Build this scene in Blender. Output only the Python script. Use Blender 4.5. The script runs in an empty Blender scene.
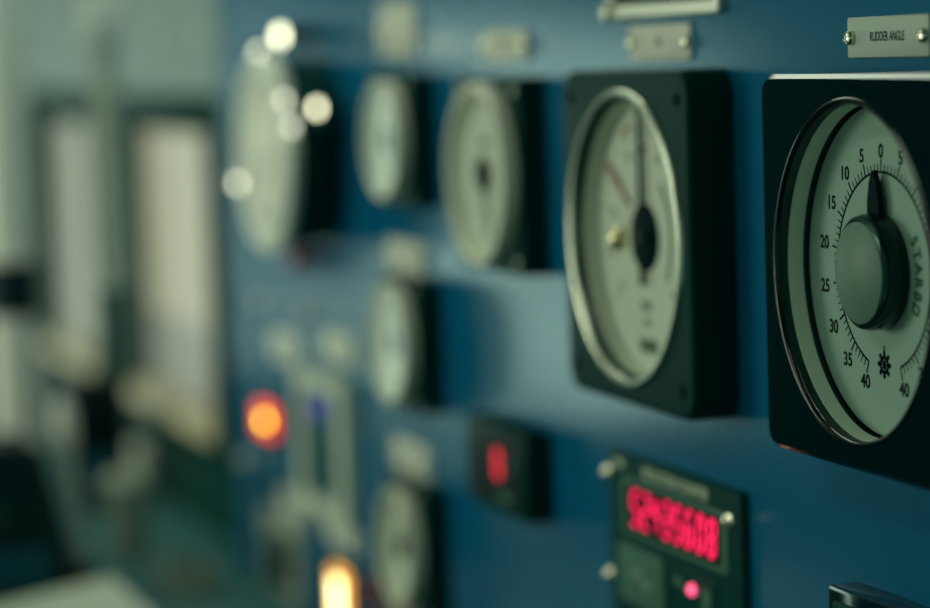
import bpy, bmesh, math, random
from mathutils import Matrix, Vector
random.seed(4)
S = bpy.context.scene
COL = S.collection
PI = math.pi

# ------------------------------------------------------------------ materials
def mat(name, col, rough=.5, metal=0., spec=.5, emit=None, estr=0., noise=0., bump=0., nscale=40., coat=0., tint=None):
    m = bpy.data.materials.new(name); m.use_nodes = True
    nt = m.node_tree; b = nt.nodes['Principled BSDF']
    b.inputs['Base Color'].default_value = (*col, 1)
    b.inputs['Roughness'].default_value = rough
    b.inputs['Metallic'].default_value = metal
    b.inputs['Specular IOR Level'].default_value = spec
    if tint: b.inputs['Specular Tint'].default_value = (*tint, 1)
    b.inputs['Coat Weight'].default_value = coat
    b.inputs['Coat Roughness'].default_value = .08
    if emit:
        b.inputs['Emission Color'].default_value = (*emit, 1)
        b.inputs['Emission Strength'].default_value = estr
    if noise or bump:
        tc = nt.nodes.new('ShaderNodeTexCoord'); n = nt.nodes.new('ShaderNodeTexNoise')
        n.inputs['Scale'].default_value = nscale; n.inputs['Detail'].default_value = 4
        nt.links.new(tc.outputs['Object'], n.inputs['Vector'])
        if noise:
            r = nt.nodes.new('ShaderNodeMapRange')
            r.inputs['To Min'].default_value = max(.02, rough-noise); r.inputs['To Max'].default_value = min(1, rough+noise)
            nt.links.new(n.outputs['Fac'], r.inputs['Value']); nt.links.new(r.outputs['Result'], b.inputs['Roughness'])
        if bump:
            bp = nt.nodes.new('ShaderNodeBump'); bp.inputs['Strength'].default_value = bump; bp.inputs['Distance'].default_value = .002
            nt.links.new(n.outputs['Fac'], bp.inputs['Height']); nt.links.new(bp.outputs['Normal'], b.inputs['Normal'])
    return m

def glass_mat(name, tint=(.95, 1, .97), rough=.03):
    m = bpy.data.materials.new(name); m.use_nodes = True
    nt = m.node_tree; nt.nodes.clear()
    o = nt.nodes.new('ShaderNodeOutputMaterial'); mx = nt.nodes.new('ShaderNodeMixShader')
    t = nt.nodes.new('ShaderNodeBsdfTransparent'); g = nt.nodes.new('ShaderNodeBsdfGlossy'); lw = nt.nodes.new('ShaderNodeLayerWeight')
    pw = nt.nodes.new('ShaderNodeMath'); pw.operation = 'POWER'; pw.inputs[1].default_value = 5
    f = nt.nodes.new('ShaderNodeMath'); f.operation = 'MULTIPLY_ADD'; f.inputs[1].default_value = .55; f.inputs[2].default_value = .04
    nt.links.new(lw.outputs['Facing'], pw.inputs[0]); nt.links.new(pw.outputs[0], f.inputs[0])
    t.inputs['Color'].default_value = (*tint, 1); g.inputs['Roughness'].default_value = rough
    nt.links.new(f.outputs[0], mx.inputs[0]); nt.links.new(t.outputs[0], mx.inputs[1]); nt.links.new(g.outputs[0], mx.inputs[2])
    nt.links.new(mx.outputs[0], o.inputs['Surface'])
    return m

M = dict(
    panel=mat('blue_panel_paint', (.0005, .132, .278), .20, noise=.02, bump=.006, nscale=60, spec=.55, tint=(.38, 1, .95)),
    upper=mat('grey_green_bulkhead_paint', (.125, .20, .185), .5, noise=.05, bump=.02, spec=.45),
    front=mat('dark_teal_bulkhead_paint', (.002, .045, .055), .6, noise=.05, spec=.1),
    white=mat('white_plastic', (.80, .82, .66), .45),
    shaded_label=mat('shaded_label_plate', (.44, .55, .46), .5, noise=.05, nscale=200),  # label tone darkened to carry the light falloff toward the right edge
    label=mat('engraved_label_plate', (.66, .70, .58), .5, noise=.05, nscale=200),
    rudder_dial=mat('rudder_dial_face', (.37, .52, .45), .55, spec=.2),  # darker and greener than the other dial faces
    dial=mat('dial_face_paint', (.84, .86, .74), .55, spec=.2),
    ring=mat('pale_inner_ring', (.80, .86, .74), .4),
    black=mat('gloss_black_housing', (.0004, .0130, .0160), .09, noise=.02, nscale=90, spec=.45, tint=(.4, .95, .9)),
    lip=mat('gloss_black_lip', (.0005, .0085, .0105), .10, spec=.3),
    satin=mat('satin_black_housing', (.0003, .0380, .0340), .45, noise=.05, nscale=90, spec=.05, tint=(.35, 1, .85)),
    ink=mat('black_ink', (.001, .012, .016), .6, spec=.04, tint=(.3, 1, .9)),
    green=mat('green_ink', (.015, .16, .06), .6, spec=.1),
    redink=mat('red_ink', (.42, .16, .13), .6),
    groove=mat('dark_groove', (.001, .012, .014), .5, spec=.15),
    chrome=mat('chrome', (.80, .84, .74), .10, 1.0),
    bezel=mat('dulled_chrome', (.66, .72, .58), .26, 1.0, noise=.03),
    steel=mat('brushed_steel', (.58, .62, .52), .40, 1.0, noise=.06, nscale=300),
    nickel=mat('warm_nickel', (.86, .86, .66), .22, 1.0),
    brass=mat('brass', (.80, .72, .42), .28, 1.0),
    hub=mat('satin_hub_enamel', (.15, .27, .21), .45, spec=.25),
    flange=mat('pale_hub_flange', (.36, .42, .34), .5),
    plate=mat('dark_instrument_plate', (.001, .058, .054), .55, noise=.05, spec=.05),
    raised=mat('grey_green_membrane', (.075, .200, .150), .55, spec=.1),
    window=mat('dark_display_filter', (.012, .004, .008), .3, spec=.1),
    digit=mat('red_led', (.3, .0, .02), .4, emit=(1, .010, .095), estr=1.6),
    pinkled=mat('pink_red_led', (.4, .02, .05), .4, emit=(1, .10, .22), estr=2.2),
    redlens=mat('red_lamp_lens', (.5, .04, .02), .3, emit=(1, .045, .03), estr=1.7),
    redcore=mat('red_lamp_core', (.6, .3, .05), .3, emit=(1, .80, .03), estr=9.0),
    yellens=mat('amber_lamp_lens', (.6, .3, .05), .3, emit=(1, .42, .045), estr=1.4),
    yelcore=mat('amber_lamp_core', (.8, .7, .3), .3, emit=(1, .82, .38), estr=6.0),
    pilot=mat('glint_glow', (.8, .8, .6), .2, emit=(1, 1, .66), estr=6.5),  # this and the next two: glow standing in for highlights on chrome
    glintb=mat('glint_glow_soft', (.8, .8, .6), .2, emit=(1, 1, .72), estr=4.0),
    dimglint=mat('glint_glow_dim', (.8, .8, .6), .2, emit=(1, 1, .78), estr=3.0),
    violet=mat('violet_indicator_lens', (.05, .04, .35), .3, emit=(.10, .08, .55), estr=.42),
    frame=mat('dark_green_window_frame', (.004, .040, .034), .6, noise=.05, spec=.03),
    pane=mat('lit_frosted_pane', (.05, .05, .04), .4, emit=(.345, .35, .235), estr=1.0, spec=.1),
    panelow=mat('lit_lower_pane', (.05, .05, .04), .4, emit=(.20, .225, .175), estr=1.0, spec=.1),
    panefar=mat('lit_far_pane', (.05, .05, .04), .4, emit=(.31, .35, .26), estr=1.0, spec=.1),
    sill=mat('pale_sill_paint', (.62, .56, .38), .45),
    conduit=mat('grey_conduit_paint', (.56, .63, .50), .5, noise=.05),
    cream=mat('cream_paint', (.90, .92, .80), .5, noise=.05),
    console=mat('console_blue_grey', (.04, .165, .18), .45, noise=.06, spec=.3),
    dark=mat('dark_teal_vinyl', (.002, .022, .027), .45, noise=.06, spec=.15),
    darkblue=mat('dark_blue_paint', (.001, .085, .12), .5, noise=.06, spec=.2),
    paper=mat('pale_paper', (.52, .60, .49), .7, bump=.1),
    greycup=mat('grey_paper', (.26, .34, .27), .6),
    deck=mat('deck_floor_vinyl', (.02, .07, .07), .6, noise=.1),
    ceil=mat('ceiling_panel_paint', (.35, .42, .36), .6, noise=.05),
    glass=glass_mat('instrument_glass'),
    clear=glass_mat('window_glass'),
)

# ------------------------------------------------------------------ helpers
def obj(name, bm, m, parent=None, smooth=True, ang=35):
    me = bpy.data.meshes.new(name)
    bmesh.ops.recalc_face_normals(bm, faces=bm.faces[:])
    bm.to_mesh(me); bm.free()
    if smooth:
        me.polygons.foreach_set('use_smooth', [True]*len(me.polygons))
        me.set_sharp_from_angle(angle=math.radians(ang))
    me.materials.append(M[m] if isinstance(m, str) else m)
    o = bpy.data.objects.new(name, me); COL.objects.link(o)
    if parent: o.parent = parent
    return o

def tag(o, label, cat, group=None):
    o['label'] = label; o['category'] = cat
    if group: o['group'] = group
    return o

def thing(name, label, cat, loc=(0, 0, 0), group=None):
    o = bpy.data.objects.new(name, None); COL.objects.link(o)
    o.empty_display_size = .02; o.location = loc
    return tag(o, label, cat, group)

def struct(name, bm, m, parent=None):
    o = obj(name, bm, m, parent, ang=30)
    if not parent: o['kind'] = 'structure'
    return o

def box(bm, x0, x1, y0, y1, z0, z1, bev=0., seg=2):
    r = bmesh.ops.create_cube(bm, size=1)
    vs = r['verts']
    for v in vs:
        v.co = Vector((x0+(v.co.x+.5)*(x1-x0), y0+(v.co.y+.5)*(y1-y0), z0+(v.co.z+.5)*(z1-z0)))
    if bev:
        es = list({e for v in vs for e in v.link_edges})
        bmesh.ops.bevel(bm, geom=es, offset=bev, segments=seg, profile=.5, affect='EDGES')

def loops(bm, ls, cap0=False, cap1=False, closed=True):
    """Bridge successive point loops of equal length."""
    vl = [[bm.verts.new(p) for p in l] for l in ls]
    n = len(vl[0])
    for a, b in zip(vl, vl[1:]):
        for i in range(n if closed else n-1):
            j = (i+1) % n
            bm.faces.new((a[i], a[j], b[j], b[i]))
    if cap0: bm.faces.new(vl[0])
    if cap1: bm.faces.new(vl[-1])

def lathe(bm, prof, cx=0, cz=0, n=64, cap0=False, cap1=False):
    """prof: (radius, distance out from the wall) revolved about the wall normal."""
    loops(bm, [[(cx+r*math.sin(2*PI*i/n), -t, cz+r*math.cos(2*PI*i/n)) for i in range(n)] for r, t in prof], cap0, cap1)

def rr_pts(hx, hz, rad, y, n=240, cx=0, cz=0):
    """rounded rectangle outline, one point per polar angle."""
    out = []
    for i in range(n):
        a = 2*PI*(i+.5)/n; s, c = math.sin(a), math.cos(a)
        k = min(hx/abs(s) if abs(s) > 1e-9 else 1e9, hz/abs(c) if abs(c) > 1e-9 else 1e9)
        x, z = s*k, c*k
        qx, qz = abs(x)-(hx-rad), abs(z)-(hz-rad)
        if qx > 0 and qz > 0:
            # intersect the ray with the corner circle
            ox, oz = math.copysign(hx-rad, x), math.copysign(hz-rad, z)
            bq = s*ox+c*oz; cq = ox*ox+oz*oz-rad*rad
            k = bq+math.sqrt(max(0, bq*bq-cq)); x, z = s*k, c*k
        out.append((cx+x, y, cz+z))
    return out

def ro_pts(hx, hz, rad, y, n=6, cx=0, cz=0):
    """rounded rectangle outline with n+1 points round each corner."""
    out = []
    for q, (sx, sz) in enumerate(((1, 1), (1, -1), (-1, -1), (-1, 1))):
        for k in range(n+1):
            a = PI/2*(q+k/n); out.append((cx+sx*(hx-rad)+rad*math.sin(a), y, cz+sz*(hz-rad)+rad*math.cos(a)))
    return out

def circ_pts(r, y, n=240):
    return [(r*math.sin(2*PI*(i+.5)/n), y, r*math.cos(2*PI*(i+.5)/n)) for i in range(n)]

def rplate(bm, hx, hz, rad, y0, y1, bev=.001, n=6, cx=0, cz=0):
    """rounded flat plate standing on the wall, front at y1 (more negative)."""
    loops(bm, [ro_pts(hx, hz, rad, y0, n, cx, cz), ro_pts(hx, hz, rad, y1+bev, n, cx, cz),
               ro_pts(hx-bev*.35, hz-bev*.35, max(rad-bev*.35, .0002), y1+bev*.3, n, cx, cz),
               ro_pts(hx-bev, hz-bev, max(rad-bev, .0002), y1, n, cx, cz)], True, True)

def housing(bm, hx, hz, rad, t, bev, rhole, tfloor, flat=False):
    ls = [rr_pts(hx, hz, rad, 0), rr_pts(hx, hz, rad, -t+bev)]
    for k in (() if flat else (.3, .6, .85)):
        a = k*PI/2
        d = bev*(1-math.cos(a)); ls.append(rr_pts(hx-d, hz-d, max(rad-d, .0005), -t+bev-bev*math.sin(a)))
    ls.append(rr_pts(hx-bev, hz-bev, max(rad-bev, .0005), -t))
    ls += [circ_pts(rhole+.0012, -t), circ_pts(rhole, -t+.0012), circ_pts(rhole, -tfloor)]
    loops(bm, ls, True, True)

def tube(bm, pts, r, n=14, cap=True):
    pts = [Vector(p) for p in pts]; ls = []
    for i, p in enumerate(pts):
        d = (pts[min(i+1, len(pts)-1)]-pts[max(i-1, 0)]).normalized()
        u = d.orthogonal().normalized() if i == 0 else (u-d*u.dot(d)).normalized()
        w = d.cross(u); rr = r[i] if isinstance(r, (list, tuple)) else r
        ls.append([tuple(p+u*rr*math.cos(2*PI*k/n)+w*rr*math.sin(2*PI*k/n)) for k in range(n)])
    loops(bm, ls, cap, cap)

def ball(bm, c, r, n=20):
    bmesh.ops.create_uvsphere(bm, u_segments=n, v_segments=n//2, radius=r, matrix=Matrix.Translation(c))

def text_bm(bm, s, size, x, z, y, sx=1., rot=0., off=0., align='CENTER', shear=0.):
    """flat lettering lying on the wall plane, centred on (x, z); rot turns it clockwise (radians)."""
    cu = bpy.data.curves.new('lettering', 'FONT'); cu.body = s; cu.size = size
    cu.align_x = align; cu.align_y = 'CENTER'; cu.offset = off; cu.extrude = .00012; cu.resolution_u = 4; cu.shear = shear
    o = bpy.data.objects.new('lettering', cu); COL.objects.link(o)
    bpy.context.view_layer.update()
    me = bpy.data.meshes.new_from_object(o.evaluated_get(bpy.context.evaluated_depsgraph_get()))
    ca, sa = math.cos(-rot), math.sin(-rot)
    ys = [v.co.y for v in me.vertices]; yc = (min(ys)+max(ys))/2 if ys else 0
    for v in me.vertices:
        px, py = v.co.x*sx, v.co.y-yc
        v.co = (x+px*ca-py*sa, y-v.co.z, z+px*sa+py*ca)
    bm.from_mesh(me)
    bpy.data.objects.remove(o); bpy.data.curves.remove(cu); bpy.data.meshes.remove(me)

def bar(bm, x0, z0, x1, z1, w, y0, y1, w1=None):
    """thin straight bar in the dial plane."""
    d = Vector((x1-x0, z1-z0)); L = d.length; d /= L; nx, nz = -d.y, d.x; w1 = w if w1 is None else w1
    q = [(x0+nx*w/2, z0+nz*w/2), (x0-nx*w/2, z0-nz*w/2), (x1-nx*w1/2, z1-nz*w1/2), (x1+nx*w1/2, z1+nz*w1/2)]
    loops(bm, [[(a, y0, b) for a, b in q], [(a, y1, b) for a, b in q]], True, True)

def arc(bm, r0, r1, a0, a1, y0, y1, n=72, cx=0, cz=0):
    """flat ring sector; angles in degrees clockwise from the top."""
    ls = []
    for i in range(n+1):
        a = math.radians(a0+(a1-a0)*i/n); s, c = math.sin(a), math.cos(a)
        ls.append([(cx+r0*s, y0, cz+r0*c), (cx+r1*s, y0, cz+r1*c), (cx+r1*s, y1, cz+r1*c), (cx+r0*s, y1, cz+r0*c)])
    loops(bm, ls, True, True)

def pol(r, deg, cx=0, cz=0):
    a = math.radians(deg); return cx+r*math.sin(a), cz+r*math.cos(a)

B = bmesh.new

def screw(parent, x, z, y, r=.0036, h=.004, m='steel', name='screw'):
    """round-headed screw with a slot."""
    b = B(); lathe(b, [(r, -y), (r, -y+h*.45), (r*.86, -y+h*.8), (r*.5, -y+h), (r*.12, -y+h)], x, z, 20, True, True)
    bar(b, x-r*.8, z-r*.3, x+r*.8, z+r*.3, r*.22, y-h*.9, y-h*1.03)
    return obj(name, b, m, parent)

# ------------------------------------------------------------------ the room
b = B(); box(b, -2.74, .9, 0, .028, 0, 2.25, .003); struct('wall_right', b, 'panel')
FX = -5.2
# window wall beside the panel, set back a little, with two openings
b = B()
WY0, WY1 = .03, .09
def wallpiece(x0, x1, z0, z1): box(b, x0, x1, WY0, WY1, z0, z1)
W1 = (-3.42, -2.905, 1.186, 1.522); W2 = (-4.06, -3.61, 1.186, 1.524)
wallpiece(FX, .9, 1.524, 2.25); wallpiece(FX, .9, 0, 1.186)
wallpiece(FX, W2[0], 1.186, 1.524); wallpiece(W2[1], W1[0], 1.186, 1.524); wallpiece(W1[1], .9, 1.186, 1.524)
struct('wall_rear', b, 'upper')
b = B(); box(b, FX-.05, 1.0, -3.6, .1, -.05, 0); struct('floor', b, 'deck')
b = B(); box(b, FX-.05, 1.0, -3.6, .1, 2.25, 2.3); struct('ceiling', b, 'ceil')
# forward bulkhead with the window that lights the panel (outside the picture, to the left)
b = B(); GY0, GY1, GZ0, GZ1 = -1.13, -.25, .30, 1.83
box(b, FX-.05, FX, GY1, .1, 0, 2.25); box(b, FX-.05, FX, -3.6, GY0, 0, 2.25)
box(b, FX-.05, FX, GY0, GY1, 0, GZ0); box(b, FX-.05, FX, GY0, GY1, GZ1, 2.25)
struct('wall_front', b, 'front')

for n, (x0, x1, z0, z1), cm in ((1, W1, 'pane'), (2, W2, 'panefar')):
    w = bpy.data.objects.new('window_%d' % n, None); COL.objects.link(w); w['kind'] = 'structure'; w.location = (x0, WY0, z0)
    b = B(); hw, hh = x1-x0, z1-z0
    f = .045 if n == 1 else .035
    box(b, -f-.09, hw+f+.03, -.012, 0, hh, hh+.042, .003); box(b, -f if n == 2 else -.155, 0, -.012, 0, -.02, hh, .003)
    box(b, hw, hw+f, -.012, 0, -.09, hh, .003)
    box(b, -f-.09, hw+f, -.012, 0, -.09, -.018, .003)
    obj('window_frame', b, 'frame', w)
    b = B(); box(b, 0, hw, .03, .036, .10 if n == 1 else 0, hh); obj('pane', b, cm, w)
    if n == 1:
        b = B(); box(b, 0, hw, .03, .036, 0, .10); obj('lower_pane', b, 'panelow', w)
    b = B(); box(b, -.01, hw+.01, -.018, .05, -.012, .006, .003); obj('window_sill', b, 'sill', w)

b = B(); box(b, FX, -2.7425, .0165, .0305, .60, 1.168, .002); struct('trim_1', b, 'frame')

# ------------------------------------------------------------------ rudder angle indicator
X, Z = -1.2298, 1.4825
t = thing('rudder_angle_indicator', 'big square black rudder angle gauge with white dial and degree numerals, nearest at right', 'gauge', (X, 0, Z))
b = B(); housing(b, .1035, .1015, .011, .033, .0024, .087, .010, True); obj('housing', b, 'black', t)
b = B(); lathe(b, [(.0862, .0320), (.0868, .0336), (.0880, .0341), (.0892, .0337), (.0900, .0325)], n=128); obj('bezel_lip', b, 'lip', t, ang=80)
b = B(); lathe(b, [(.0869, .0262), (.0863, .0258), (.0862, .0175), (.0869, .0172)], n=128); obj('inner_ring', b, 'ring', t)
b = B(); lathe(b, [(.0856, .0105), (.0856, .0136), (.0852, .0140), (.0005, .0140)], n=128, cap0=True, cap1=True); obj('dial', b, 'rudder_dial', t)
Y0, Y1 = -.0139, -.0142
b = B(); arc(b, .0503, .0515, -160, 160, Y0, Y1, 160)
for k in range(-40, 41):
    a = k*4; L = .0068 if k % 5 == 0 else .0042
    p, q = pol(.0510, a), pol(.0510+L, a); bar(b, *p, *q, .0010 if k % 5 == 0 else .0006, Y0, Y1)
obj('scale', b, 'ink', t, smooth=False)
b = B()
for k in range(-8, 9):
    r = .0618+.0058*math.sin(math.radians(k*20))**2; x, z = pol(r, k*20); text_bm(b, str(abs(k)*5), .0100, x, z, -.0141, 1.05, off=.00022)
obj('numerals', b, 'ink', t, smooth=False)
b = B()
for i, ch in enumerate('STARBD'):
    a = 63+i*10.6; x, z = pol(.0388, a); text_bm(b, ch, .0105, x, z, -.0141, .85, math.radians(a), off=.00032)
obj('lettering', b, 'green', t, smooth=False)
b = B(); wz = -.0482; arc(b, .0031, .0050, 0, 360, Y0, Y1, 32, 0, wz); arc(b, .0001, .0016, 0, 360, Y0, Y1, 16, 0, wz)
for k in range(8):
    p, q = pol(.001, k*45, 0, wz), pol(.0098 if k == 0 else .0066, k*45, 0, wz); bar(b, *p, *q, .0011, Y0, Y1)
    x, z = pol(.0060, k*45, 0, wz); arc(b, .0001, .0014, 0, 360, Y0, Y1, 12, x, z)
obj('ship_wheel_emblem', b, 'ink', t, smooth=False)
b = B()
loops(b, [[(-.0065, y, .0), (.0080, y, .0), (.0068, y, .036), (.0042, y, .0455), (.0006, y, .0520), (-.0006, y, .0520), (-.0036, y, .0455), (-.0058, y, .036)] for y in (-.0165, -.0195)], True, True)
obj('pointer', b, 'ink', t, smooth=False)
b = B(); lathe(b, [(.0295, .0140), (.0300, .0160), (.0300, .0235), (.0290, .0262), (.0262, .0277)], n=80, cap0=True, cap1=True); obj('hub', b, 'black', t)
R0, sag = .0262, .0050; q = [(R0*math.cos(k*PI/20) if k else R0, .0282+sag*(1-(R0*math.cos(k*PI/20)/R0)**2)) for k in range(10)]
b = B(); lathe(b, [(.0262, .0276)]+q+[(.0004, .0282+sag)], n=80, cap0=True, cap1=True); obj('hub_cap', b, 'hub', t, ang=80)
b = B(); lathe(b, [(.0862, .0324), (.0400, .0338), (.0005, .0342)], n=96, cap1=True); obj('glass', b, 'glass', t, smooth=False)

# ------------------------------------------------------------------ tachometer beside it
X, Z = -1.5436, 1.4831
t = thing('tachometer', 'big black square gauge with chrome ring and brass centre knob, second from right', 'gauge', (X, 0, Z))
b = B(); housing(b, .1035, .1040, .016, .0304, .004, .086, .012); obj('housing', b, 'satin', t)
b = B(); lathe(b, [(.0928, .0300), (.0926, .0316), (.0916, .0328), (.0902, .0330), (.0886, .0322), (.0872, .0296), (.0858, .0230)], n=128); obj('bezel_ring', b, 'bezel', t, ang=80)
b = B(); lathe(b, [(.0858, .0225), (.0850, .0215), (.0840, .0170), (.0858, .0160)], n=128); obj('inner_ring', b, 'dial', t)
b = B(); lathe(b, [(.0855, .0122), (.0855, .0153), (.0852, .0156), (.0005, .0156)], n=128, cap0=True, cap1=True); obj('dial', b, 'dial', t)
Y0, Y1 = -.0155, -.0160
b = B(); arc(b, .0395, .0422, 36, 128, Y0, Y1, 60)
for k in range(-10, 11):
    p, q = pol(.0640, k*12.8), pol(.0720 if k % 2 == 0 else .0690, k*12.8); bar(b, *p, *q, .0011 if k % 2 == 0 else .0006, Y0, Y1)
for k in range(-5, 6):
    for d in (-.0022, .0022):
        x, z = pol(.0545, k*25.6); bar(b, x+d, z-.0028, x+d, z+.0028, .0010, Y0, Y1)
obj('scale', b, mat('scale_print', (.03, .07, .05), .6), t, smooth=False)
b = B(); p, q = pol(.030, -50), pol(.0745, -54); bar(b, *p, *q, .0034, -.0165, -.0172, .0044)
obj('set_pointer', b, 'redink', t, smooth=False)
b = B(); arc(b, .070, .0735, -30, -16, Y0, Y1, 12); obj('red_scale', b, 'redink', t, smooth=False)
b = B()
for r, (dx, dz) in enumerate([(0, .0)]):
    box(b, -.0130, .0150, Y1, Y0, -.0725, -.0640)
for k in range(5): bar(b, -.008+k*.0035, -.046, -.008+k*.0035, -.040, .0014, Y0, Y1)
for k in range(3): bar(b, -.004+k*.0035, -.056, -.004+k*.0035, -.051, .0014, Y0, Y1)
obj('dial_markings', b, mat('faded_marking', (.10, .16, .11), .6), t, smooth=False)
b = B(); bar(b, 0, .018, 0, .0823, .0062, -.0185, -.0195, .0044); obj('pointer', b, 'ink', t, smooth=False)
b = B(); bar(b, 0, -.018, 0, -.030, .0060, -.0185, -.0195); obj('pointer_tail', b, 'ink', t, smooth=False)
b = B(); lathe(b, [(.0210, .0153), (.0210, .0170), (.0195, .0180), (.0005, .0182)], n=48, cap0=True, cap1=True); obj('hub', b, 'ink', t)
b = B(); lathe(b, [(.0866, .0285), (.0005, .0300)], n=96, cap1=True); obj('glass', b, 'glass', t, smooth=False)
b = B(); lathe(b, [(.0072, .0304), (.0072, .0335), (.0058, .0375), (.0034, .0395), (.0004, .0398)], n=28, cap0=True, cap1=True); obj('centre_knob', b, 'brass', t, ang=60)
for sx in (-1, 1):
    for sz in (-1, 1):
        b = B(); lathe(b, [(.0044, .0300), (.0044, .0308), (.0030, .0316), (.0003, .0316)],   .088*sx, .0865*sz, 18, True, True); bar(b, .088*sx-.003, .0865*sz, .088*sx+.003, .0865*sz, .0009, -.0315, -.0319)
        obj('screw', b, 'ink', t)

# ------------------------------------------------------------------ smaller round dials on square boxes
def dial_gauge(name, label, X, Z, half, r, tb, td, ptr, group=None):
    t = thing(name, label, 'gauge', (X, 0, Z), group)
    k = r/.065
    b = B(); housing(b, half, half, .006, tb, .003, r*.92, tb*.5); obj('housing', b, 'satin', t)
    b = B(); lathe(b, [(r, tb-.001), (r, td-.003), (r*.975, td), (r*.93, td), (r*.90, td-.003), (r*.885, tb+.001)], n=80); obj('bezel_ring', b, 'white', t, ang=50)
    b = B(); lathe(b, [(r*.90, tb*.5), (r*.90, tb+.0015), (.0005, tb+.0015)], n=80, cap0=True, cap1=True); obj('dial', b, 'dial', t)
    y0, y1 = -(tb+.0014), -(tb+.0018)
    b = B()
    for j in range(-12, 13):
        p, q = pol(r*.80, j*10.5), pol(r*(.68 if j % 4 == 0 else .74), j*10.5); bar(b, *p, *q, .0012*k if j % 4 == 0 else .0007*k, y0, y1)
    arc(b, r*.795, r*.81, -126, 126, y0, y1, 60)
    bar(b, -r*.14, r*.36, r*.14, r*.36, r*.07, y0, y1)
    obj('scale', b, 'ink', t, smooth=False)
    b = B(); p, q = pol(-r*.22, ptr), pol(r*.70, ptr); bar(b, *p, *q, .0060*k, -(tb+.0035), -(tb+.0045), .0014*k)
    obj('pointer', b, 'ink', t, smooth=False)
    b = B(); lathe(b, [(r*.17, tb+.0015), (r*.17, tb+.0055), (r*.12, tb+.0068), (.0004, tb+.007)], n=28, cap0=True, cap1=True); obj('hub', b, 'ink', t)
    b = B(); lathe(b, [(r*.93, td-.0025), (.0005, td-.0025)], n=64, cap1=True); obj('glass', b, 'glass', t, smooth=False)
    for sx in (-1, 1):
        for sz in (-1, 1): screw(t, half*.86*sx, half*.86*sz, -tb+.0004, .0028*k, .0016, 'steel')
    return t

dial_gauge('dial_gauge', 'medium white dial in black square box, third gauge from right in top row', -1.830, 1.513, .070, .066, .020, .031, 168)
g3 = 'column of three small dials'
dial_gauge('dial_gauge.001', 'small round white dial, topmost of the column of three, under the tall double label', -2.064, 1.533, .053, .0475, .020, .031, 150, g3)
dial_gauge('dial_gauge.002', 'small round white dial, middle one of the column of three', -2.064, 1.369, .053, .0485, .020, .031, -20, g3)
dial_gauge('dial_gauge.003', 'small round white dial, lowest of the column of three, right of the amber lamp', -2.064, 1.202, .053, .0485, .020, .031, 30, g3)

# ------------------------------------------------------------------ large round instrument with glowing beads for glints
X, Z = -2.36, 1.517
t = thing('round_instrument', 'large blurred round pale instrument with small glowing beads for glints, left of the top small dial', 'instrument', (X, 0, Z))
b = B(); lathe(b, [(.080, 0), (.084, .004), (.086, .012), (.086, .044), (.082, .048)], n=72, cap0=True, cap1=True); obj('body', b, 'satin', t)
b = B(); lathe(b, [(.086, .041), (.0905, .044), (.0915, .051), (.087, .055), (.080, .054), (.078, .050)], n=80); obj('bezel_ring', b, 'ring', t, ang=50)
b = B(); lathe(b, [(.080, .044), (.080, .0505), (.0005, .0505)], n=80, cap0=True, cap1=True); obj('face', b, 'dial', t)
b = B(); lathe(b, [(.026, .050), (.024, .054), (.016, .057), (.004, .058), (.0004, .058)], n=40, cap0=True, cap1=True); obj('centre_boss', b, 'cream', t, ang=50)
b = B()
for k in range(12):
    p, q = pol(.058, k*30), pol(.070, k*30); bar(b, *p, *q, .004, -.0504, -.0509)
arc(b, .063, .0655, 0, 360, -.0504, -.0509, 48); obj('scale', b, 'raised', t, smooth=False)
for (x, z, y, r, y0, m) in ((.0014, .1050, .030, .0066, 0, 'pilot'), (-.0020, .0900, .0500, .0050, .040, 'glintb'), (.0970, .0400, .025, .0050, 0, 'pilot'),  # no pilot lamps: glowing beads standing in for chrome glints
                        (.0830, .0481, .050, .0044, 0, 'dimglint'), (.1035, .0248, .050, .0044, 0, 'dimglint'), (-.0774, -.0300, .056, .0048, .050, 'glintb')):
    b = B(); lathe(b, [(r*1.3, y0), (r*1.3, y-r*.2), (r*1.05, y)], x, z, 20, True, True); c = obj('glint_stem', b, 'satin', t, ang=50)
    b = B(); ball(b, (x, -y, z), r); obj('glint_bead', b, m, c, ang=80)  # emissive bead added where chrome would glint, not a lamp
b = B(); lathe(b, [(.010, 0), (.010, .016), (.008, .020), (.0004, .021)], -.036, -.1005, 24, True, True); o = obj('push_button', b, mat('red_button_plastic', (.45, .03, .03), .4), t); o['label'] = 'red push button'

# ------------------------------------------------------------------ name plates
def name_plate(label, x, z, w=.0966, h=.0220, lines=None, text=None, group=None, size=.0058, name='name_plate', screws=True, m='label'):
    t = thing(name, label, 'label', (x, 0, z), group)
    b = B(); rplate(b, w/2, h/2, .0018, 0, -.0024, .0006); obj('plate', b, m, t, ang=50)
    if text:
        b = B(); text_bm(b, text, size, 0, .0004, -.0024, .74, off=.00008); obj('lettering', b, 'ink', t, smooth=False)
    elif lines:
        b = B()
        for (zz, n, s) in lines:
            for k in range(n):
                xx = (k-(n-1)/2)*s*1.5; box(b, xx-s*.5, xx+s*.5, -.0026, -.0023, zz-s*.7, zz+s*.7)
        obj('engraved_marks', b, 'ink', t, smooth=False)
    if screws:
        for sx in (-1, 1): screw(t, sx*(w/2-.0045), 0, -.0022, .0040, .0034, 'nickel')
    return t
np_ = 'cream engraved name plates on the blue panel'
name_plate('cream name plate reading RUDDER ANGLE, screwed above the rightmost gauge', -1.2434, 1.6021, .0900, .0214, text='RUDDER ANGLE', group=np_, size=.0070, m='shaded_label')
name_plate('cream name plate above the chrome-ringed gauge, below the dark framed display', -1.5468, 1.6035, .0966, .0224, text='RPM', group=np_, size=.0062)
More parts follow.
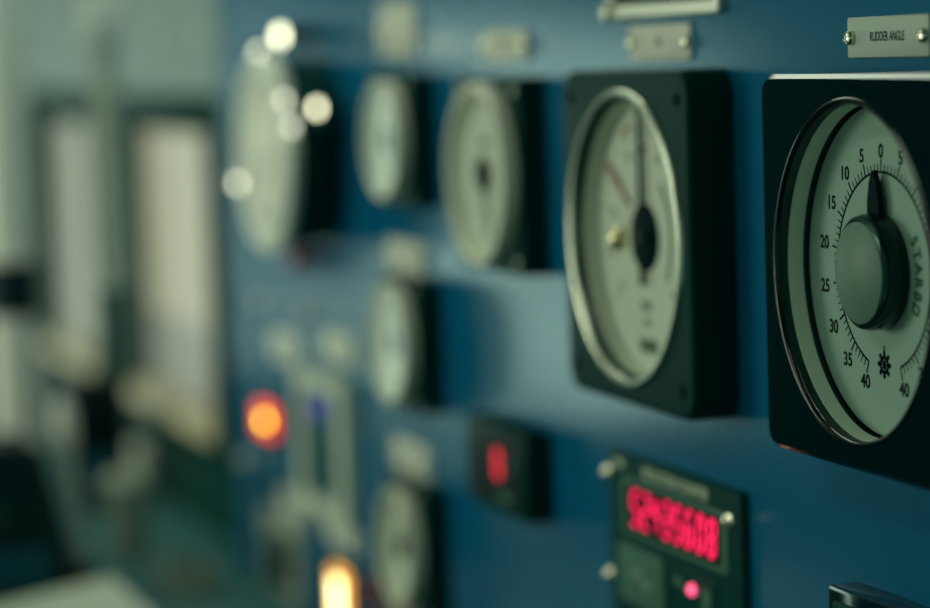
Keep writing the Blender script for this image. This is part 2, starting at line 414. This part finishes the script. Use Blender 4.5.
name_plate('cream name plate above the medium dial of the top row', -1.836, 1.6052, .0960, .0220, [(.002, 5, .0030)], group=np_)
name_plate('tall cream double name plate above the topmost small dial', -2.098, 1.621, .0940, .0440, [(.010, 4, .003), (-.010, 5, .003)], group=np_)
name_plate('cream name plate above the middle small dial of the column', -2.096, 1.4355, .0960, .0270, [(0, 4, .003)], group=np_)
name_plate('cream name plate above the lowest small dial of the column', -2.099, 1.2680, .0960, .0290, [(0, 5, .003)], group=np_)
name_plate('pale name plate left of its twin, above the switch group with the red lamp', -2.500, 1.3230, .0980, .0290, [(0, 4, .003)], group=np_)
name_plate('pale name plate right of its twin, above the pale-framed indicator panel', -2.310, 1.3400, .0980, .0290, [(0, 4, .003)], group=np_)
name_plate('pale name plate below the red lamp, left of the sloping pair', -2.490, 1.1700, .1000, .0260, [(0, 4, .003)], group=np_)
name_plate('pale name plate directly above the lit amber lamp', -2.322, 1.1690, .1000, .0260, [(0, 4, .003)], group=np_)

# ------------------------------------------------------------------ framed display at the top edge
t = thing('framed_display', 'dark display panel with a pale metal border, cut by the top picture edge', 'display', (-1.5356, 0, 1.6580))
b = B(); hx, hz = .0885, .0385
loops(b, [ro_pts(hx, hz, .003, 0), ro_pts(hx, hz, .003, -.005), ro_pts(hx-.001, hz-.001, .002, -.006), ro_pts(hx-.0085, hz-.0070, .002, -.006), ro_pts(hx-.010, hz-.0085, .001, -.0035)], True, False)
obj('border', b, 'steel', t)
b = B(); box(b, -hx+.009, hx-.009, -.0038, -.001, -hz+.0075, hz-.0075); obj('screen', b, 'plate', t)
b = B()
for k in range(7): bar(b, -.020+k*.0065, -.0265, -.020+k*.0065, -.0215, .003, -.0037, -.0041)
obj('screen_marks', b, 'raised', t, smooth=False)
b = B(); lathe(b, [(.006, .004), (.006, .009), (.004, .0105), (.0004, .011)], -hx+.003, -hz+.004, 20, True, True); obj('corner_stud', b, 'steel', t)

# ------------------------------------------------------------------ revolution counter
SEG = {'0': 'abcdef', '1': 'bc', '2': 'abged', '3': 'abgcd', '4': 'fgbc', '5': 'afgcd', '6': 'afgedc', '7': 'abc', '8': 'abcdefg', '9': 'abcdfg'}
def seven(bm, ch, cx, cz, w, h, y0, y1, th, slant=.12):
    def P(u, v): return cx+u+v*slant, cz+v
    e = th*.30; H = h/2
    seg = {'a': ((-w/2+e, H), (w/2-e, H)), 'g': ((-w/2+e, 0), (w/2-e, 0)), 'd': ((-w/2+e, -H), (w/2-e, -H)),
           'f': ((-w/2, H-e), (-w/2, e)), 'b': ((w/2, H-e), (w/2, e)), 'e': ((-w/2, -e), (-w/2, -H+e)), 'c': ((w/2, -e), (w/2, -H+e))}
    for s in SEG[ch]:
        (a, c), (d, f) = seg[s]; bar(bm, *P(a, c), *P(d, f), th, y0, y1)

X, Z = -1.5364, 1.2830
t = thing('revolution_counter', 'dark green counter panel with eight glowing red digits, below the chrome-ringed gauge', 'counter', (X, 0, Z))
hx, hz = .1052, .0540
b = B(); rplate(b, hx, hz, .002, 0, -.006, .0008); obj('face_plate', b, 'plate', t, ang=50)
b = B(); cx, cz = .0030, .0205
loops(b, [ro_pts(.0835, .0190, .004, -.0055, cx=cx, cz=cz), ro_pts(.0835, .0190, .004, -.0068, cx=cx, cz=cz), ro_pts(.0825, .0182, .003, -.0072, cx=cx, cz=cz),
          ro_pts(.0755, .0155, .001, -.0072, cx=cx, cz=cz), ro_pts(.0750, .0150, .001, -.0056, cx=cx, cz=cz)])
obj('display_frame', b, 'raised', t)
b = B(); box(b, cx-.0752, cx+.0752, -.0062, -.0055, cz-.0152, cz+.0152); obj('display_window', b, 'window', t)
b = B()
for i, ch in enumerate('52435608'): seven(b, ch, -.0590+i*.0174, cz, .0086, .0215, -.0061, -.0067, .0029)
o = obj('digits', b, 'digit', t, smooth=False); o['label'] = 'glowing red digits'
b = B(); text_bm(b, 'REVOLUTION COUNTER', .0098, .006, .0460, -.0062, .94, off=.0003)
LET = mat('pale_green_lettering', (.55, .66, .48), .6); obj('lettering', b, LET, t, smooth=False)
b = B(); bar(b, -.094, .0468, -.080, .0468, .005, -.006, -.0064); obj('logo_mark', b, LET, t, smooth=False)
b = B(); rplate(b, .0375, .0190, .003, -.0055, -.0072, .0008, cx=-.0525, cz=-.0245); ob = obj('membrane_button', b, 'raised', t)
b = B()
for (u, v) in ((-.060, -.022), (-.055, -.022), (-.045, -.027), (-.039, -.027)): bar(b, u, v-.003, u, v+.003, .0032, -.0071, -.0076)
obj('button_marks', b, mat('pale_button_mark', (.34, .44, .34), .6), ob, smooth=False)
b = B(); c2 = .0330
loops(b, [ro_pts(.0375, .0190, .003, -.0055, cx=c2, cz=-.0235), ro_pts(.0375, .0190, .003, -.0068, cx=c2, cz=-.0235), ro_pts(.0368, .0183, .003, -.0072, cx=c2, cz=-.0235),
          ro_pts(.0330, .0155, .002, -.0072, cx=c2, cz=-.0235), ro_pts(.0325, .0150, .002, -.0058, cx=c2, cz=-.0235)], False, True)
pf = obj('indicator_panel', b, 'plate', t)
for q in ((.048, .060, -.034, -.0125), (.004, .016, -.0180, -.0120), (.018, .024, -.0200, -.0150)):
    b = B(); box(b, q[0], q[1], -.0075, -.0055, q[2], q[3], .0006); obj('key', b, 'raised', pf)
b = B(); lathe(b, [(.0036, .0058), (.0036, .0078), (.0022, .0092), (.0003, .0096)], .0318, -.0165, 20, True, True); o = obj('indicator_light', b, 'pinkled', pf); o['label'] = 'pink-red indicator light'
for (x, z) in ((-.103, .0385), (.0925, .0362), (-.103, -.0300), (.0925, -.034)):
    b = B(); y = .0058
    lathe(b, [(.0052, y), (.0052, y+.0022), (.0046, y+.0032), (.0034, y+.0036), (.0030, y+.0052), (.0018, y+.0062), (.0003, y+.0064)], x, z, 22, True, True); obj('thumb_screw', b, 'nickel', t)

# ------------------------------------------------------------------ small single digit display
X, Z = -1.833, 1.2990
t = thing('single_digit_display', 'small black box display with one glowing red digit, left of the revolution counter', 'display', (X, 0, Z))
b = B(); box(b, -.0645, .0645, -.0200, 0, -.0325, .0325, .002); obj('housing', b, 'satin', t)
b = B(); rplate(b, .050, .024, .002, -.0195, -.0205, .0004); obj('filter_window', b, 'groove', t)
b = B(); seven(b, '0', .0075, .0035, .0075, .0180, -.0204, -.0212, .0042, 0); o = obj('digit', b, mat('deep_red_led', (.3, 0, .02), .4, emit=(1, .03, .06), estr=1.3), t, smooth=False); o['label'] = 'glowing red digit'
b = B(); box(b, .010, .034, -.0212, -.0204, -.022, -.016); box(b, .033, .039, -.0212, -.0204, -.001, .005); box(b, .033, .039, -.0212, -.0204, .007, .012); obj('engraved_marks', b, 'raised', t)

# ------------------------------------------------------------------ dark box at the lower right edge
t = thing('black_instrument_box', 'top corner of a dark green-black box at the bottom edge, under the rudder gauge', 'instrument', (-1.2160, 0, 1.2630))
b = B(); box(b, -.0735, .0735, -.0200, 0, -.047, .047, .0025); obj('housing', b, 'black', t)
b = B(); rplate(b, .066, .040, .003, -.0195, -.0210, .0008); obj('face_plate', b, 'plate', t)

# ------------------------------------------------------------------ switch group with the red and amber lamps
def lamp(name, label, X, Z, hw, hh, depth, lens, core, chw, chh, ccx=0, ccz=0):
    t = thing(name, label, 'lamp', (X, 0, Z))
    b = B(); rplate(b, hw+.007, hh+.007, .004, 0, -.006, .0015); obj('bezel', b, 'satin', t)
    b = B(); rplate(b, hw, hh, .004, -.004, -depth, .003); obj('lens', b, lens, t)
    b = B(); rplate(b, chw, chh, .003, -depth+.002, -depth-.0008, .0006, cx=ccx, cz=ccz); obj('lit_core', b, core, t)
    return t
lamp('red_lamp', 'glowing red square lamp button with a yellow heart, on the left part of the panel', -2.562, 1.2455, .0290, .0155, .011, 'redlens', 'redcore', .0075, .0048, .006)
lamp('amber_lamp', 'glowing amber rectangular lamp with white-hot middle at the bottom edge', -2.312, 1.1030, .0240, .0370, .011, 'yellens', 'yelcore', .0110, .028)

X, Z = -2.352, 1.2470
t = thing('indicator_panel', 'pale-framed upright indicator panel with a dark window and violet light, right of the red lamp', 'panel', (X, 0, Z))
hx, hz = .0820, .0660
b = B(); loops(b, [ro_pts(hx, hz, .004, 0), ro_pts(hx, hz, .004, -.010), ro_pts(hx-.002, hz-.002, .003, -.012), ro_pts(hx-.024, hz-.015, .003, -.012), ro_pts(hx-.026, hz-.017, .002, -.004)], True, False)
obj('frame', b, 'conduit', t)
b = B(); box(b, -hx+.025, hx-.025, -.006, -.001, -hz+.016, hz-.016); obj('dark_window', b, 'darkblue', t)
b = B(); lathe(b, [(.011, .005), (.011, .009), (.007, .012), (.0004, .013)], -.012, .034, 24, True, True); o = obj('violet_light', b, 'violet', t); o['label'] = 'violet indicator light'
b = B()
for k in range(3): box(b, -.045, .040, -.0072, -.0055, -.040+k*.018, -.032+k*.018, .001)
obj('bar_marks', b, 'plate', t)

t = thing('toggle_switch', 'pale switch plate with a dark rocker, left of the amber lamp', 'switch', (-2.540, 0, 1.1120))
b = B(); rplate(b, .070, .040, .004, 0, -.006, .001); obj('plate', b, 'conduit', t)
b = B(); box(b, -.004, .050, -.014, -.005, -.024, .026, .003); obj('rocker', b, 'dark', t)
t = thing('red_push_button', 'dim red push button between the amber lamp and the lowest dial', 'button', (-2.196, 0, 1.1400))
b = B(); lathe(b, [(.016, 0), (.016, .006), (.014, .008)], n=28, cap0=True, cap1=True); obj('collar', b, 'satin', t)
b = B(); lathe(b, [(.012, .007), (.012, .014), (.009, .016), (.0004, .0165)], n=28, cap0=True, cap1=True); obj('cap', b, mat('dull_red_plastic', (.22, .03, .03), .5), t)

# small dome-headed bolts holding the panel and the bulkhead
bolt = None
for (x, y, z, lab) in ((-2.590, 0, 1.360, 'small dome bolt on the blue panel below the round instrument, left one'), (-2.416, 0, 1.3640, 'small dome bolt on the blue panel below the round instrument, right one'),
                  (-2.690, 0, 1.1880, 'small dome bolt at the left edge of the blue panel, below the red lamp'), (-2.700, 0, 1.475, 'small dome bolt at the left edge of the blue panel beside the window'),
                  (-3.18, .03, 1.635, 'small dome bolt on the bulkhead above the windows, left one'), (-2.93, .03, 1.634, 'small dome bolt on the bulkhead above the windows, right one')):
    if bolt is None:
        b = B(); lathe(b, [(.0075, 0), (.0075, .002), (.0065, .0042), (.004, .006), (.0004, .0066)], n=24, cap0=True, cap1=True); bolt = obj('dome_bolt', b, 'steel', ang=60); o = bolt
    else:
        o = bolt.copy(); COL.objects.link(o)
    o.location = (x, y, z); tag(o, lab, 'bolt', 'dome bolts')

# ------------------------------------------------------------------ console and clutter below the windows
t = thing('console', 'long blue-grey console desk under the two windows', 'console', (-3.31, -.215, 0))
b = B(); V = {}
def gv(x, y): return V.setdefault((x, y), None) or V.__setitem__((x, y), b.verts.new((x, y, 1.040))) or V[(x, y)]
for x0, x1, y0, y1 in ((-1.13, .545, -.240, .213), (.545, 1.13, -.240, .213), (-1.13, .545, .213, .230)):
    b.faces.new([gv(x0, y0), gv(x1, y0), gv(x1, y1), gv(x0, y1)])
ex = bmesh.ops.extrude_face_region(b, geom=b.faces[:])
for v in [e for e in ex['geom'] if isinstance(e, bmesh.types.BMVert)]: v.co.z = 1.075
obj('desk_top', b, 'console', t)
b = B(); box(b, -1.11, 1.11, -.215, .2130, 0, 1.042, .004); obj('cabinet', b, 'darkblue', t)

t = thing('chart_board', 'pale chart sheet on a sloping board at the near end of the console', 'chart', (-2.300, -.300, 1.075))
b = B()
loops(b, [[(x, .110, 0), (x, .110, .050), (x, -.130, .012), (x, -.130, 0)] for x in (-.145, .085)], True, True)
obj('sloping_board', b, 'cream', t, ang=20)
b = B(); loops(b, [[(x, .107, .0502), (x, .107, .0512), (x, -.125, .0145), (x, -.125, .0135)] for x in (-.142, .082)], True, True); obj('sheet', b, 'paper', t, ang=20)

t = thing('stanchion', 'pale vertical pillar at the left edge of the picture with a black sleeve', 'pillar', (-2.806, -.2150, 1.075))
b = B(); tube(b, [(0, 0, 0), (0, 0, 1.175)], .026, 28); obj('pole', b, 'cream', t)
b = B(); loops(b, [[(r*math.sin(2*PI*i/28), r*math.cos(2*PI*i/28), z) for i in range(28)] for r, z in ((.0262, .268), (.030, .270), (.030, .322), (.0262, .324))]); obj('sleeve', b, 'dark', t)
b = B(); loops(b, [[(r*math.sin(2*PI*i/28), r*math.cos(2*PI*i/28), z) for i in range(28)] for r, z in ((.045, 0), (.045, .006), (.030, .010), (.0262, .018))], True); obj('flange', b, 'cream', t)

t = thing('conduit', 'grey vertical conduit hanging in front of the windows from a pale junction box', 'conduit', (-2.773, -.113, 1.375))
b = B(); tube(b, [(0, 0, 0), (0, 0, .875)], .0135, 20); obj('pipe', b, 'conduit', t)
b = B(); box(b, -.021, .021, -.021, .021, .248, .300, .004); o = obj('junction_box', b, 'cream', t); o['label'] = 'pale junction box'
b = B(); tube(b, [(0, 0, -.006), (0, 0, .014)], .016, 20); obj('end_cap', b, 'conduit', t)

t = thing('monitor_hood', 'black hooded monitor standing on the console in the lower left corner', 'monitor', (-2.660, -.285, 1.075))
b = B()
loops(b, [[(x, .098, .0), (x, .062, .155), (x, -.060, .165), (x, -.090, .0)] for x in (-.060, .060)], True, True)
bmesh.ops.bevel(b, geom=b.edges[:], offset=.006, segments=2, affect='EDGES'); obj('hood', b, 'dark', t)
b = B(); box(b, .0585, .064, -.060, .066, .012, .055, .002); obj('front_strip', b, 'darkblue', t)
b = B(); box(b, .0585, .063, -.045, .045, .070, .145, .002); obj('screen', b, 'black', t)

t = thing('control_lever', 'slim pale control lever leaning on the console between the pillar and the cup', 'lever', (-2.700, -.172, 1.075))
b = B(); box(b, -.022, .022, -.014, .014, 0, .016, .004); obj('base', b, 'dark', t)
b = B(); tube(b, [(0, 0, .012), (-.003, -.005, .10), (-.006, -.012, .165)], [.006, .0055, .005], 14); obj('shaft', b, 'conduit', t)
b = B(); tube(b, [(-.0045, -.009, .135), (-.0052, -.0105, .145), (-.0062, -.0125, .180), (-.0066, -.0132, .188)], [.006, .010, .010, .005], 16); obj('grip', b, 'cream', t)

t = thing('loudspeaker', 'dark box loudspeaker on the console below the left window', 'speaker', (-3.160, -.070, 1.075))
b = B(); box(b, -.040, .040, -.036, .036, 0, .155, .005); obj('cabinet', b, 'dark', t)
b = B(); box(b, .039, .0425, -.030, .030, .075, .148, .002); obj('grille', b, 'groove', t)
b = B(); box(b, .039, .0425, -.030, .030, .008, .068, .002); obj('front_plate', b, 'darkblue', t)

t = thing('socket_box', 'small pale socket box fixed under the sill of the right window', 'socket', (-3.290, .030, 1.112))
b = B(); box(b, -.022, .022, -.035, 0, -.017, .017, .004); obj('housing', b, 'cream', t)
b = B(); lathe(b, [(.012, .034), (.012, .038), (.009, .040), (.0004, .040)], 0, 0, 20, True, True); obj('cover', b, 'conduit', t)

t = thing('paper_cup', 'pale paper cup with a lid standing on the console', 'cup', (-2.815, -.100, 1.0750))
def zl(prof, n=32): 
    b = B(); loops(b, [[(r*math.sin(2*PI*i/n), r*math.cos(2*PI*i/n), z) for i in range(n)] for r, z in prof], True, True); return b
obj('cup', zl([(.0190, 0), (.0195, .002), (.0240, .078)]), 'greycup', t)
obj('lid', zl([(.0250, .0765), (.0256, .080), (.0244, .084), (.0220, .086), (.0214, .090), (.0160, .0905)]), 'conduit', t)

t = thing('tape_roll', 'pale roll of tape lying on the near end of the console', 'tape', (-2.600, -.085, 1.075))
n = 32; b = B(); loops(b, [[(r*math.sin(2*PI*i/n), r*math.cos(2*PI*i/n), z) for i in range(n)] for r, z in ((.019, 0), (.030, 0), (.030, .022), (.019, .022), (.019, 0))]); obj('tape', b, 'greycup', t)
b = B(); loops(b, [[(r*math.sin(2*PI*i/n), r*math.cos(2*PI*i/n), z) for i in range(n)] for r, z in ((.0175, 0), (.0192, 0), (.0192, .0225), (.0175, .0225), (.0175, 0))]); obj('core', b, 'dark', t)

# ------------------------------------------------------------------ forward window and the light of the place
w = bpy.data.objects.new('window_3', None); COL.objects.link(w); w['kind'] = 'structure'; w.location = (FX, (GY0+GY1)/2, GZ0)
b = B(); hy = (GY1-GY0)/2; hz = GZ1-GZ0
loops(b, [[(x, -hy-e, -e), (x, hy+e, -e), (x, hy+e, hz+e), (x, -hy-e, hz+e)] for x, e in ((0, .04), (.012, .04), (.012, 0), (-.05, 0))]); obj('window_frame', b, 'frame', w)

def area(name, loc, rot, sx, sy, power, col):
    l = bpy.data.lights.new(name, 'AREA'); l.shape = 'RECTANGLE'; l.size = sx; l.size_y = sy; l.energy = power; l.color = col
    o = bpy.data.objects.new(name, l); o.location = loc; o.rotation_euler = rot; COL.objects.link(o); return o
area('forward_window_daylight', (FX+.02, (GY0+GY1)/2, (GZ0+GZ1)/2), (PI/2, 0, -PI/2), GY1-GY0-.05, hz-.05, 7.2, (.74, 1, .85))
area('side_fill_light', (-3.4, -2.3, 1.7), (PI/2, 0, 0), 1.4, .9, 27, (.97, 1.02, .80))  # added soft fill to brighten the left dials, no window is built there
area('ceiling_lamp', (-1.3, -.80, 2.24), (0, 0, 0), .9, .10, 1.8, (.95, 1, .78))
area('ceiling_lamp', (-2.6, -.115, 2.24), (0, 0, 0), 1.4, .17, 3.0, (.95, 1, .78))

wd = bpy.data.worlds.new('dim_wheelhouse'); S.world = wd; wd.use_nodes = True
wd.node_tree.nodes['Background'].inputs['Color'].default_value = (.145, .225, .170, 1)
wd.node_tree.nodes['Background'].inputs['Strength'].default_value = 1.0

# ------------------------------------------------------------------ camera
cd = bpy.data.cameras.new('camera'); cam = bpy.data.objects.new('camera', cd); COL.objects.link(cam); S.camera = cam
cd.sensor_width = 36; cd.lens = 2679.5*36/930; cd.clip_start = .05
r = Vector((.31850, .94738, -.03165)); f = Vector((-.94470, .31450, -.09278))
f.normalize(); r = (r-f*r.dot(f)).normalized(); d = f.cross(r)
mm = Matrix.Identity(4)
for i in range(3): mm[i][0] = r[i]; mm[i][1] = -d[i]; mm[i][2] = -f[i]
mm.translation = Vector((0, -.6489, 1.6)); cam.matrix_world = mm
cd.dof.use_dof = True; cd.dof.focus_distance = 1.405; cd.dof.aperture_fstop = 2.75

for o in list(COL.objects):      # wall fittings are seated half a millimetre into the wall
    if o.parent is None and 'category' in o and abs(o.location.y) < 1e-6: o.location.y = .0006
    elif o.parent is None and 'category' in o and abs(o.location.y-.03) < 1e-6: o.location.y = .0306

S.view_settings.view_transform = 'Standard'; S.view_settings.look = 'None'
S.view_settings.exposure = 0; S.view_settings.gamma = 1
